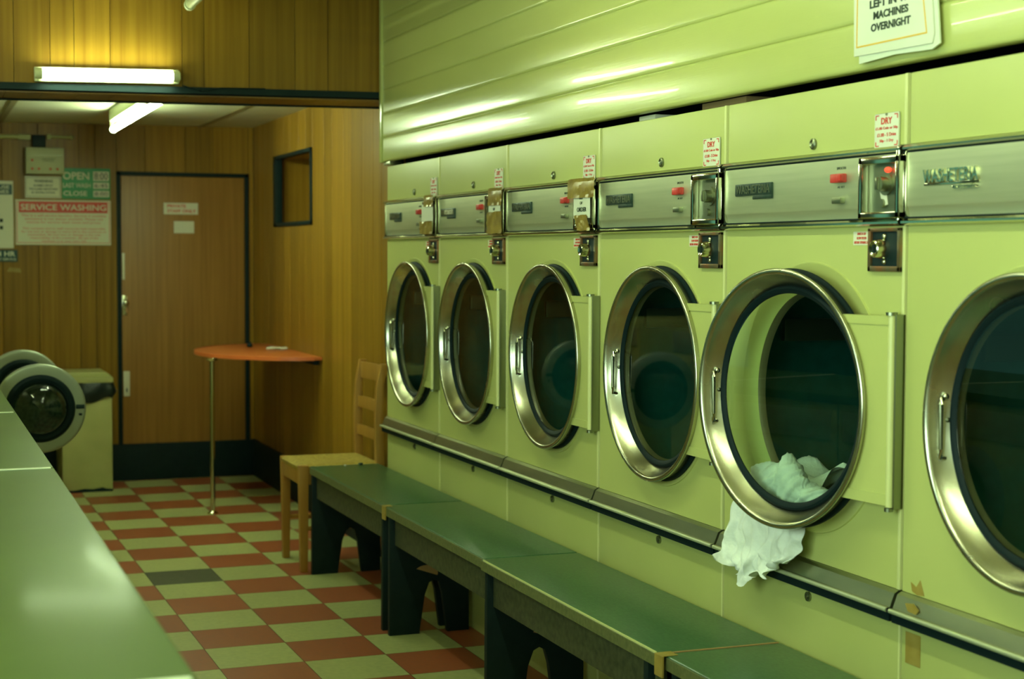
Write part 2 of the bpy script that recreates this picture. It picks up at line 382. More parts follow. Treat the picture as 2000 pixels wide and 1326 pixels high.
# ------------------------------------------------------------------ painted boarding above the dryers (shiplap, gently bowed boards)
XB = 2.030; BP = .1078; Z0 = 1.888
bo = MB(); prof = []
for kx in range(8):
    z = Z0+kx*BP
    for t, d in ((0.0, .003), (.012, .0005), (.035, -.0012), (.10, -.0021), (.5, -.0024), (.90, -.0022), (.965, -.0014), (.988, .0003), (.995, .003)):
        prof.append((XB+d+.004, z+t*BP))
prof = [p for p in prof if p[1] < 2.70]
poly = prof+[(2.066, 2.70), (2.066, Z0)]
bo.prism(poly, 'y', .6, 7.045)
bo.box(XB-.006, 2.066, 7.045, 7.078, Z0-.004, 2.70, .003)
struct(bo.build('wall_boarding', 'board', ang=50))
MB_ = MB(); MB_.box(2.04, 2.10, 6.96, 7.06, 1.872, 1.886, .001)
tag(MB_.build('metal_bracket', 'dull_metal'), 'small dull metal bracket in the gap under the far end of the painted boarding', 'bracket')
# ------------------------------------------------------------------ tumble dryers
CY = [6.643, 5.871, 5.050, 4.219, 3.384, 2.550]
SE = [7.070, 6.290, 5.490, 4.655, 3.820, 2.990, 2.150]
SK = [.89, .92, .98, 1, 1, 1]
ZC = 1.122; RO = .3155
XD = 2.060

def panel_hole(mb, y0, y1, z0, z1, yc, zc, r, x, n=96):
    b = mb.bm; A = []
    cs = [math.atan2(z-zc, y-yc) for y in (y0, y1) for z in (z0, z1)]
    angs = sorted(set([2*pi*k/n-pi for k in range(n)]+cs))
    for a in angs:
        dy, dz = cos(a), sin(a)
        ts = []
        if dy > 1e-9: ts.append((y1-yc)/dy)
        if dy < -1e-9: ts.append((y0-yc)/dy)
        if dz > 1e-9: ts.append((z1-zc)/dz)
        if dz < -1e-9: ts.append((z0-zc)/dz)
        t = min(ts)
        A.append((b.verts.new((x, yc+r*dy, zc+r*dz)), b.verts.new((x, yc+t*dy, zc+t*dz))))
    for i in range(len(A)):
        p, q = A[i], A[(i+1) % len(A)]
        f = b.faces.new((p[0], q[0], q[1], p[1])); f.material_index = mb.mi
    # turn in the outer edge
    for i in range(len(A)):
        p, q = A[i][1], A[(i+1) % len(A)][1]
        b.faces.new((p, q, b.verts.new((x+.02, q.co.y, q.co.z)), b.verts.new((x+.02, p.co.y, p.co.z)))).material_index = mb.mi

LAB = ['cream tumble dryer farthest from us, beside the wood panelled alcove',
       'cream tumble dryer second from the far end, its coin box crossed with brown tape',
       'cream tumble dryer with the ORDER note taped over its coin box',
       'cream tumble dryer with closed door, just left of the one spilling white laundry',
       'cream tumble dryer with its round door ajar and white laundry spilling out',
       'cream tumble dryer cut off by the right edge, with the bright WASHETERIA badge']
def dryer(k):
    c = CY[k]; s = SK[k]; ya = SE[k+1]-c+.003; yb = SE[k]-c-.003   # near and far edges
    r = thing('tumble_dryer', LAB[k], 'tumble dryer', (XD, c, 0), 'row of coin tumble dryers along the right wall')
    zc = ZC
    # carcass
    b = MB(); b.box(.02, .85, ya, ya+.012, 0, 1.862); b.box(.02, .85, yb-.012, yb, 0, 1.862); b.box(.84, .85, ya, yb, 0, 1.86); b.box(.02, .85, ya, yb, 1.855, 1.865)
    b.box(.02, .85, ya, yb, .02, .04)
    b.build('cabinet', 'enamel_low', r)
    # top panel
    b = MB(); b.box(0, .022, ya+.010, yb, 1.712, 1.868, .004, 3); b.build('top_panel', 'enamel', r)
    # seam strip on the near side
    b = MB(); b.box(-.004, .03, ya, ya+.011, 1.712, 1.868, .002); b.box(-.004, .03, ya, ya+.011, .724, 1.534, .002); b.box(-.001, .03, ya, ya+.007, .02, .655, .001)
    b.build('corner_strip', 'enamel_edge', r)
    # front panel with raised ring and round opening
    b = MB(); panel_hole(b, ya+.011, yb, .724, 1.534, 0.0, zc, .331, 0)
    b.lathe([(0, .331), (-.0045, .3295), (-.0045, .326), (-.0025, .323), (-.0025, .268), (0.0, .259)], c=(0, 0, zc), n=96)
    b.build('front_panel', 'enamel', r)
    b = MB(); b.lathe([(0, .259), (.006, .254), (.018, .252), (.020, .256)], c=(0, 0, zc), n=96); b.build('opening_flange', 'flange', r)
    # drum
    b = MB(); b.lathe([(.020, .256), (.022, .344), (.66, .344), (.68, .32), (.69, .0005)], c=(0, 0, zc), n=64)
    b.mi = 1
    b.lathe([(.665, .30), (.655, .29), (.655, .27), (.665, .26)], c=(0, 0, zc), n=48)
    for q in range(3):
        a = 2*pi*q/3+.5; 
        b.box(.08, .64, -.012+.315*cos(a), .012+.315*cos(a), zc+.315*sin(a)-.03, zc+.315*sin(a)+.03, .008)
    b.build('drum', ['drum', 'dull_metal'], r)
    # lower panel
    b = MB(); b.box(0, .02, ya+.006, yb, .0, .655, .003); b.build('lower_panel', 'enamel_low', r)
    yo = -.005
    b = MB(); b.cyl((0, yo, .652-.02), (-.006, yo, .652-.02), .012, 16); b.cyl((-.006, yo, .632), (-.009, yo, .632), .006, 6); b.build('bolt', 'dull_metal', r)
    # kick rail with black underside
    b = MB(); b.prism([(0, .723), (-.004, .723), (-.014, .717), (-.026, .687), (-.034, .686), (-.035, .677), (-.028, .674), (0, .674)], 'y', ya+.004, yb-.001)
    b.build('ledge_rail', 'rail_steel', r, ang=25)
    b = MB(); b.cyl((-.0335, ya+.004, .6815), (-.0335, yb-.001, .6815), .0055, 12); b.build('rail_nose_highlight', 'nose', r)  # bright bead added to give the ledge lip its highlight
    b = MB(); b.box(-.028, 0, ya+.004, yb, .655, .674); b.build('ledge_black_strip', 'rubber', r)
    # control fascia
    b = MB(); b.prism([(0, 1.550), (-.002, 1.550), (-.0035, 1.562), (-.008, 1.574), (-.010, 1.578), (-.010, 1.693), (0, 1.693)], 'y', ya+.018, yb-.002)
    b.build('control_fascia', 'steel', r, ang=60)
    b = MB()
    def hr(z0, z1, d): b.prism([(0, z0), (-d*.6, z0), (-d, z0+(z1-z0)*.3), (-d, z0+(z1-z0)*.6), (-d*.7, z1), (0, z1)], 'y', ya+.004, yb-.001)
    hr(1.696, 1.710, .020); hr(1.534, 1.550, .022)
    b.box(-.020, 0, ya+.006, ya+.018, 1.536, 1.709, .005, 3)
    b.box(-.014, 0, yb-.008, yb-.002, 1.55, 1.70, .003, 2)
    b.build('fascia_trim', 'chrome', r)
    b = MB(); b.box(-.0105, 0, ya+.018, yb-.008, 1.6935, 1.6965); b.box(-.0168, 0, ya+.018, yb-.008, 1.5498, 1.5525); b.box(-.006, .0, ya, ya+.006, 1.534, 1.71)
    b.build('fascia_groove', 'rubber', r)
    # maker plate
    bw = .19*(s if k < 2 else 1); y1 = (.365 if k else .335); y1 = min(y1, yb-.02); y0 = y1-bw
    ym = (y0+y1)/2
    if k == 5:
        b = MB(); b.box(-.013, -.010, y0, y1, 1.618, 1.624, .001); b.box(-.013, -.010, y0+.002, y0+.09, 1.609, 1.615, .001)
        bd = b.build('badge', 'chrome', r); bd['label'] = 'bright metal badge'
        text('badge_lettering', 'WASHETERIA', 'chrome', bd, (-.013, ym, 1.638), bw, .029, ext=.0035, bold=.01)
        text('badge_lettering', 'automatic', 'chrome', bd, (-.013, y0+.045, 1.613), .075, .010, ext=.003)
    else:
        b = MB(); b.box(-.016, -.010, y0, y1, 1.622, 1.653, .002); b.box(-.015, -.010, y0, y0+.10, 1.612, 1.624, .002)
        if k == 1: b.mi = 1; b.box(-.017, -.0155, y0+.02, y1-.05, 1.628, 1.648, .001)
        bd = b.build('badge', ['badge', 'label_white'], r); bd['label'] = 'dark worn badge' if k != 1 else 'badge with pale lettering'
        text('badge_lettering', 'WASHETERIA', 'dull_metal' if k != 1 else 'chrome', bd, (-.0163, ym, 1.638), bw*.93, .022, ext=.0012, bold=.01)
    # switch
    sy = -.135*s if k > 1 else -.12*s
    b = MB(); b.box(-.022, -.010, sy-.028, sy+.028, 1.638, 1.659, .003); b.mi = 1; b.box(-.030, -.020, sy-.03, sy-.012, 1.640, 1.657, .003)
    b.mi = 0; b.build('rocker_switch', ['red', 'red'], r)['label'] = 'red switch'
    text('switch_lettering', 'SMOOTH', 'print_black', r, (-.0103, sy-.004, 1.672), .038, .006)
    text('switch_lettering', 'AS SET', 'print_black', r, (-.0103, sy-.004, 1.628), .030, .005)
    b = MB(); b.box(-.024, -.010, sy-.022, sy+.016, 1.589, 1.603, .002); b.build('push_button', 'dull_metal', r)
    # coin box
    if True:
        q0, q1 = -.398*s, -.237*s
        if k < 2: q1 = -.215*s; q0 = q1-.13
        b = MB(); w = .016
        b.box(-.028, -.008, q0, q0+w, 1.550, 1.690, .003); b.box(-.028, -.008, q1-w, q1, 1.550, 1.690, .003)
        b.box(-.028, -.008, q0, q1, 1.672, 1.690, .003); b.box(-.028, -.008, q0, q1, 1.550, 1.566, .003)
        b.mi = 1; b.box(-.0125, -.0102, q0+w, q1-w, 1.566, 1.672)
        cb = b.build('coin_box', ['chrome', 'dull_metal'], r)
        qm = (q0+q1)/2-.01
        if k < 3: qm = None
        if qm is not None:
            b = MB(); b.cyl((-.012, qm, 1.628), (-.034, qm, 1.628), .017, 20); b.cyl((-.012, qm, 1.628), (-.016, qm, 1.628), .026, 20); b.box(-.040, -.034, qm-.004, qm+.004, 1.614, 1.642, .001)
            b.build('coin_knob', 'dull_metal', cb)
            b = MB(); b.cyl((-.012, qm+.01, 1.585), (-.02, qm+.01, 1.585), .010, 14); b.build('reject_button', 'dull_metal', cb)
        if k == 4:
            b = MB(); b.prism([(qm-.002, 1.615), (qm+.024, 1.617), (qm+.012, 1.578), (qm-.010, 1.582)], 'x', -.0145, -.0135); b.build('paper_scrap', 'label_white', cb)
            b = MB(); b.ball((-.022, qm-.020, 1.658), .009, (.6, 1.3, .7)); b.build('indicator_lamp', 'neon', cb)
    # lock plate
    l0, l1 = -.380*s, -.252*s
    if k < 2: l0 = l1-.122
    b = MB(); w = .012; z0, z1 = 1.432, 1.530
    b.box(-.010, 0, l0, l0+w, z0, z1, .002); b.box(-.010, 0, l1-w, l1, z0, z1, .002); b.box(-.010, 0, l0, l1, z1-w*.7, z1, .002); b.box(-.010, 0, l0, l1, z0, z0+w, .002)
    b.mi = 1; b.box(-.004, 0, l0+w, l1-w, z0+w, z1-.008)
    lp = b.build('lock_plate', ['copper', 'black'], r); lm = (l0+l1)/2
    b = MB(); b.lathe([(-.004, .024), (-.018, .022), (-.032, .019), (-.034, .016), (-.032, .010), (-.03, .0005)], c=(0, lm+.006, 1.483), n=28); b.mi = 1; b.box(-.0345, -.031, lm+.004, lm+.008, 1.474, 1.492)
    b.build('lock_cylinder', ['chrome', 'black'], lp)
    for zs_ in (1.512, 1.454): MB().ball((-.006, lm, zs_), .006).build('screw', 'chrome', lp)
    # small red warning sticker
    b = MB(); b.box(-.0012, 0, l1+.002, l1+.072*s, 1.492, 1.523); st = b.build('warning_sticker', 'label_white', r)
    text('sticker_lettering', 'SWITCH OFF\nSLOW SYSTEM\nBEFORE OPENING LID', 'print_red', st, (-.0015, l1+.037*s, 1.508), .060*s, .026, bold=.02, space=1.2)
    # price sign
    if k < 5:
        p0, p1 = -.362*s, -.268*s
        b = MB(); b.box(-.0025, 0, p0, p1, 1.703, 1.780, .003); ps = b.build('price_sign', 'paper', r); pm = (p0+p1)/2; pw = p1-p0
        ps.location = (-.003, 0, .0065)
        text('sign_lettering', 'DRY', 'print_red', ps, (-.0028, pm, 1.763), pw*.46, .015, bold=.03)
        text('sign_lettering', '£1.00 Coin or 50p', 'print_red', ps, (-.0028, pm, 1.746), pw*.92, .008, bold=.02)
        text('sign_lettering', '£1.00 - 5 Dries', 'print_red', ps, (-.0028, pm, 1.732), pw*.78, .008, bold=.02)
        text('sign_lettering', '50p - 1 Dry', 'print_red', ps, (-.0028, pm, 1.718), pw*.58, .008, bold=.02)
        b = MB(); e = .012
        for ys, zs in ((1, 1), (1, -1), (-1, 1), (-1, -1)):
            yc_ = pm+ys*(pw/2-.005); z_ = 1.7415+zs*.034
            b.box(-.0031, -.0024, min(yc_, yc_-ys*e), max(yc_, yc_-ys*e), z_-.0012, z_+.0012); b.box(-.0031, -.0024, yc_-.0015, yc_+.0015, min(z_, z_-zs*e*.8), max(z_, z_-zs*e*.8))
        b.build('corner_marks', 'print_red', ps)
        b = MB(); b.cyl((-.002, pm, 1.777), (-.005, pm, 1.777), .003, 10); b.build('pin', 'dull_metal', ps)
    # round lock of the top panel
    b = MB(); b.lathe([(0, .014), (-.005, .0135), (-.007, .010), (-.004, .008), (-.006, .0005)], c=(0, 0, 1.737), n=24); b.build('panel_lock', 'dull_metal', r)
    # rivet at the seam
    b = MB(); b.ball((0, ya+.03, 1.128), .006); b.build('rivet', 'dull_metal', r)
    # ---- door, hinged at the near side
    hy = max(-.388*s if k < 2 else -.392, ya+.008); hx = -.020
    dz = 0
    d = bpy.data.objects.new('porthole_door', None); COL.objects.link(d); d.parent = r; d.location = (hx, hy, zc)
    d.rotation_euler = (0, 0, math.radians(8.3) if k == 4 else 0)
    C = (-hx, -hy+(.002 if k == 4 else -.008), 0)     # door centre in door space
    b = MB(); b.lathe([(-.012, .300), (-.014, .3055), (-.032, .3090), (-.040, .3130), (-.044, RO-.0005), (-.0475, .3145), (-.0495, .311), (-.0495, .305), (-.047, .3010), (-.041, .2985), (-.022, .2870), (-.002, .271)], c=C, n=128)
    ring = b.build('door_ring', 'door_steel', d, ang=60)
    b = MB(); b.lathe([(-.004, .273), (-.010, .271), (-.013, .266), (-.011, .259), (-.006, .254), (-.003, .254)], c=C, n=96); b.build('window_gasket', 'rubber', d)
    b = MB(); b.lathe([(-.012, .290), (-.013, .306), (-.010, .3135), (-.005, .3150), (-.0035, .310), (-.0030, .264)], c=C, n=96); b.build('door_seal', 'rubber', d)
    b = MB(); b.lathe([(-.0065, .0005), (-.0065, .256), (-.004, .256), (-.004, .0005)], c=C, n=96); b.build('door_glass', 'glass', d)
    # pull handle on the sloping inner wall, far side
    yh = C[1]+.285; pts = [(C[0]-.010, yh-.004, .050), (C[0]-.030, yh-.016, .046), (C[0]-.036, yh-.019, .035), (C[0]-.036, yh-.019, -.06), (C[0]-.034, yh-.019, -.078), (C[0]-.010, yh-.006, -.082)]
    b = MB(); b.tube(pts, .0052, 10); b.ball((C[0]-.014, yh-.005, .050), .008); b.ball((C[0]-.014, yh-.006, -.082), .008)
    b.build('pull_handle', 'chrome', d)
    b = MB(); b.ball((C[0]-.010, yh-.008, .0), .0055); b.build('rivet', 'dull_metal', d)
    # hinge plate
    b = MB(); P0 = -.008; x0p, x1p = -.012, .006; e0 = .012; e1 = .20
    def edge(z): return C[1]-math.sqrt(.3035**2-z*z)
    arc = [(edge(z), z) for z in [.212-.421*q/16 for q in range(17)]]
    b.prism([(P0+.014, -.209), (P0+.014, .212)]+arc, 'x', x0p, x1p)
    for z0_, z1_ in ((.193, .212), (-.209, -.185)): b.prism([(P0+.014, z0_), (P0+.014, z1_), (edge(z1_), z1_), (edge(z0_), z0_)], 'x', x0p-.003, x0p+.001)
    hp = b
    hp.build('hinge_plate', 'enamel', d)
    b = MB(); b.cyl((x0p+.004, P0+.010, -.212), (x0p+.004, P0+.010, .214), .0085, 14); b.build('hinge_barrel', 'enamel_edge', d)
    b = MB(); b.cyl((x0p+.004, P0+.012, .214), (x0p+.004, P0+.012, .221), .013, 14); b.cyl((x0p+.004, P0+.012, -.222), (x0p+.004, P0+.012, -.214), .010, 14); b.box(x0p+.004, .018, P0-.004, P0+.004, -.216, .216, .001)
    b.build('hinge_pin', 'dull_metal', d)
    if k == 5:
        b = MB(); b.box(-.0015, 0, .366-.0, .366+.055, .567, .637); b.build('tape_rust_patch', 'tape_old', r)
        b = MB(); b.prism([(.355, .728), (.37, .76), (.385, .742), (.405, .75), (.40, .73), (.38, .725)], 'x', -.0012, 0); b.build('tape_rust_patch', 'tape_old', r)  # rust and dirt mark above the ledge rail
        b = MB(); b.prism([(.34, .70), (.36, .712), (.39, .708), (.38, .692), (.35, .69)], 'x', -.026, -.0235); b.build('tape_rust_patch', 'tape_old', r)
    return r
DR = [dryer(k) for k in range(6)]

# ------------------------------------------------------------------ notes taped over three coin boxes
def crumple(mb, y0, y1, z0, z1, x, amp=.003, nx=10, nz_=8, seed=1, skew=0):
    rnd = random.Random(seed); b = mb.bm; G = []
    for i in range(nx+1):
        row = []
        for j in range(nz_+1):
            u, v = i/nx, j/nz_
            row.append(b.verts.new((x-rnd.random()*amp, y0+(y1-y0)*u+(skew*(v-.5))+(rnd.random()-.5)*amp*.8, z0+(z1-z0)*v+(rnd.random()-.5)*amp*.8)))
        G.append(row)
    for i in range(nx):
        for j in range(nz_):
            f = b.faces.new((G[i+1][j], G[i][j], G[i][j+1], G[i+1][j+1])); f.material_index = mb.mi
NX = XD-.033
def note(name, label, paper, tapes, txt, tb):
    ym = (paper[0]+paper[1])/2
    t = thing(name, label, 'note', (NX, ym, paper[2]), 'notes taped over coin boxes')
    b = MB(); crumple(b, paper[0]-ym, paper[1]-ym, 0, paper[3]-paper[2], 0, .0012, 6, 6, 3); b.build('paper_sheet', 'paper', t, ang=20)
    for n_, q in enumerate(tapes):
        b = MB(); crumple(b, q[0]-ym, q[1]-ym, q[2]-paper[2], q[3]-paper[2], -.003, .0035, 9, 6, 5+n_, skew=q[4] if len(q) > 4 else 0); b.build('parcel_tape', 'tape', t, ang=10)
    for s_, y_, z_, w_, h_ in txt: text('lettering', s_, 'print_black', t, (-.0022, y_-ym, z_-paper[2]), w_, h_, bold=.01)
note('paper_note', 'white OUT OF ORDER note under brown tape on the third dryer from the far end', (4.665, 4.800, 1.585, 1.668),
     [(4.625, 4.840, 1.650, 1.712), (4.67, 4.775, 1.545, 1.595, .03)],
     [('OUT', 4.735, 1.650, .030, .010), ('OF', 4.735, 1.634, .020, .009), ('ORDER', 4.73, 1.613, .075, .014)], 0)
note('paper_note', 'small white note between two brown tape patches on the second dryer from the far end', (5.485, 5.61, 1.615, 1.655),
     [(5.462, 5.608, 1.648, 1.712), (5.462, 5.622, 1.545, 1.625)], [('OF', 5.55, 1.635, .02, .010)], 0)
note('paper_note', 'blank white paper sheet taped over the coin box of the farthest dryer', (6.285, 6.44, 1.598, 1.676),
     [(6.275, 6.40, 1.665, 1.712), (6.285, 6.46, 1.553, 1.605)], [], 0)

# ------------------------------------------------------------------ white laundry: lump in the drum mouth, over the lip, hanging down
def laundry():
    c = CY[4]; t = MB(); b = t.bm; rnd = random.Random(4)
    # path in (x, z) at panel, v from inside to hem
    path = [(.20, .885), (.15, .915), (.10, .905), (.055, .872), (.02, .862), (-.006, .868), (-.022, .845), (-.032, .80), (-.038, .75), (-.042, .70), (-.044, .655), (-.043, .625)]
    nu = 60; nv = 66; G = []
    for i in range(nu+1):
        u = i/nu; row = []
        for j in range(nv+1):
            v = j/nv; q = v*(len(path)-1); a = min(int(q), len(path)-2); fr_ = q-a
            fr2 = fr_
            x = path[a][0]*(1-fr2)+path[a+1][0]*fr2; z = path[a][1]*(1-fr2)+path[a+1][1]*fr2
            hang = max(0, (v-.5)*2)
            # width: pinched at the lip, flared in the hanging part
            yl = 3.695-c; yr = 3.325-c
            w0 = .52+.48*min(1, max(0, (v-.36)/.25))
            ym = (yl+yr)/2+.03*(1-hang); wid = (yl-yr)*w0*(1-.22*max(0, v-.68)/.32)
            y = ym+wid*(.5-u)*1.0+ .035*max(0, v-.70)/.30
            # ragged hem
            hem = .016*sin(u*7.5+.2)+.010*sin(u*19+1)+.006*sin(u*41)-.012
            z += -hang*hem*max(0, (v-.55)/.45) + (.055*(u-.42)**2*6*hang*hang)
            fold = (.020*abs(sin(u*8.5+1.3*v+.4))+.013*sin(u*21+2*v)+.010*sin(u*37+6*v+1)+.006*sin(u*61-11*v))*(.35+.9*hang)
            x += -abs(fold)*.75*(.4+hang)+.007*sin(v*31+u*9)*hang+.004*sin(v*57-u*17)*hang
            y += .010*sin(v*17+u*11)*(hang)+.004*sin(v*40+u*23)
            if v < .42:
                z += .030*sin(u*7+1)*sin(v*14)+.012*sin(u*21+v*30)
                z = max(z, .862+.0*u) if x < .03 else z
            row.append(b.verts.new((x, y, z)))
        G.append(row)
    for i in range(nu):
        for j in range(nv): b.faces.new((G[i][j], G[i+1][j], G[i+1][j+1], G[i][j+1]))
    # crumpled bundle behind the glass
    def lump(cx, cy, cz_, rx, ry, rz, sd, peak=0):
        m = bmesh.new(); bmesh.ops.create_icosphere(m, subdivisions=5, radius=1)
        for v in m.verts:
            p = v.co.copy(); k_ = 1+.10*sin(p.y*6+sd)*sin(p.z*5+sd*2)+.06*sin(p.y*13+p.z*9+sd)+.05*abs(sin(p.y*17-p.x*11+3*sd))
            if p.z > 0: k_ += peak*max(0, 1-abs(p.y-.2)*3)*p.z
            v.co = Vector((cx+rx*p.x*k_, cy+ry*p.y*k_, cz_+rz*p.z*k_))
            v.co.z = max(v.co.z, .846)
        t._merge(m)
    lump(-.004, .150, .892, .036, .115, .048, 1.0)
    lump(-.012, .065, .893, .034, .062, .058, 2.3, .40)
    lump(.012, .005, .872, .040, .075, .034, 3.1)
    o = t.build('white_laundry', 'cloth', None, ang=180); o.location = (XD, c, 0)
    tag(o, 'crumpled white cloth spilling out beneath the ajar dryer door', 'cloth')
laundry()

# scraps in the gap above the dryers
tag(MB().box(2.075, 2.16, 4.30, 4.41, 1.8685, 1.884, .003).build('folded_paper', 'label_white'), 'pale folded paper pushed into the dark gap above the dryers', 'paper')
tag(MB().box(2.075, 2.25, 3.75, 4.00, 1.8685, 1.8875, .002).build('cardboard_strip', 'brown_card'), 'brown cardboard strip lying on a dryer top in the dark gap', 'cardboard')

# ------------------------------------------------------------------ OVERNIGHT notice on the boarding
def overnight():
    t = thing('hanging_notice', 'cream laminated notice reading LEFT IN THE MACHINES OVERNIGHT hung on the painted boarding', 'notice', (2.018, 2.975, 1.90))
    def P(y, z): return (y-2.975, z-1.90)
    b = MB(); b.prism([P(3.140, 1.917), P(2.845, 1.912), P(2.838, 1.932), P(2.885, 2.30), P(3.150, 2.30)], 'x', -.006, -.002, .0008); sh = b.build('sheet', 'paper', t)
    b = MB(); b.prism([P(3.125, 1.899), P(2.985, 1.905), P(2.850, 1.900), P(2.822, 1.910), P(2.868, 2.30), P(3.14, 2.30)], 'x', -.002, .002, .0008); b.build('plastic_sleeve', 'perspex', t)
    b = MB(); X0, X1 = -.0068, -.0055; e = .0035
    b.box(X0, X1, 3.130-2.975-e, 3.130-2.975, .038, .40); b.box(X0, X1, -.110, .155, .0345, .038); b.prism([(-.1135, .0345), (-.110, .0345), (-.094, .12), (-.0975, .12)], 'x', X0, X1)
    b.build('printed_border', 'yellow', t)
    for s_, z_, w_, y_ in (('OVERNIGHT', .072, .150, .022), ('MACHINES', .098, .132, .022), ('LEFT IN THE', .124, .170, .018)):
        text('lettering', s_, 'print_black', t, (-.0066, y_, z_), w_, .0175, bold=.035)
overnight()

# ------------------------------------------------------------------ benches
BX0, BX1, BZ = 1.735, 2.040, .4955
def bench(y0, y1, legs, label, dx=0, patch=(), aprony=None):
    ym = (y0+y1)/2
    t = thing('bench', label, 'bench', (0, ym, 0), 'low benches along the dryers')
    x0 = BX0-.02+dx
    b = MB(); b.box(x0, BX1, y0-ym+.002, y1-ym-.002, BZ-.036, BZ, .005, 3); tp = b.build('bench_top', 'formica', t)
    b = MB(); b.box(x0-.0025, x0+.001, y0-ym+.003, y1-ym-.003, BZ-.035, BZ-.004, .0005, 1); b.build('edge_strip', 'formica_edge', tp)
    b = MB(); b.box(x0+.022, x0+.040, y0-ym+.03, y1-ym-.03, BZ-.145, BZ-.036, .002); b.build('apron', 'apron', t)
    b = MB(); b.box(BX1-.035, BX1-.017, y0-ym+.03, y1-ym-.03, BZ-.145, BZ-.036, .002); b.build('apron', 'black', t)
    for ly in legs:
        a, c_ = x0+.002, BX1-.002; m_ = (a+c_)/2+.02; h = BZ-.036
        out = [(a, h), (a-.002, 0), (a+.118, 0), (a+.140, .15), (a+.158, .198), (a+.178, .208), (a+.198, .198), (a+.212, .15), (a+.232, 0), (c_, 0), (c_, h)]
        b = MB(); b.prism(out, 'y', ly-ym-.013, ly-ym+.013, .0015); lg = b.build('leg', 'black', t)
        for (px, pz, pr_, ly2) in patch:
            if abs(ly2-ly) < .01:
                q = [(px+pr_*1.5*cos(a_), pz+pr_*sin(a_)) for a_ in [pi*i_/10 for i_ in range(-1, 9)]]
                b = MB(); b.prism(q, 'y', ly-ym-.0145, ly-ym-.0125); b.build('bare_patch', 'bare_wood', lg)['label'] = 'bare wood where the black paint has worn off'
    return t
bench(5.945, 7.150, [7.125, 5.965], 'far dark bench ending beside the wooden chair', 0)
bench(4.78, 5.940, [5.870, ], 'middle dark bench between the two taped joints with one worn black leg in view', 0, [(1.862, .235, .032, 5.870)])
bench(3.485, 4.775, [4.735, 3.56], 'dark bench under the ajar dryer with a thick worn edge strip', -.012, [(1.90, .240, .032, 4.735)])
bench(2.15, 3.48, [3.42, 2.25], 'nearest dark bench running out of the bottom edge of the frame', -.004)
def joint_tape(y, dx, lab):
    b = MB(); b.box(BX0-.028+dx, BX0-.02+dx-.0026, y-.022, y+.022, BZ-.052, BZ+.001, .0008, 1); b.box(BX0-.028+dx, BX0+.004, y-.020, y+.020, BZ+.0003, BZ+.0018, .0004, 1)
    tag(b.build('joint_tape', 'tape_old'), lab, 'tape', 'tape patches over bench joints')
joint_tape(5.915, 0, 'small orange-brown tape patch over the joint of the far bench edge')
joint_tape(3.47, -.012, 'orange-brown tape patch over the bench joint near the bottom of the frame')
b = MB(); b.box(BX0-.012, BX1-.005, 3.479, 3.4855, BZ-.001, BZ+.0012); tag(b.build('joint_seam', 'bare_wood'), 'thin brown strip across the bench top at the near joint', 'strip')
b = MB(); b.box(1.703, 1.7065, 3.50, 4.76, BZ-.008, BZ+.001, .001); tag(b.build('edge_trim', 'enamel_edge'), 'thin bright trim line along the edge of the bench under the ajar dryer', 'trim')
b = MB(); b.ball((1.945, 7.115, BZ+.006), .010, (1.2, 1, .6)); tag(b.build('dark_pebble', 'badge'), 'small dark lump lying on the far end of the bench', 'debris')
b = MB(); b.ball((1.868, 7.10, BZ+.004), .006, (1.2, 1, .6)); tag(b.build('paper_crumb', 'paper'), 'tiny white crumb on the far end of the bench', 'debris')

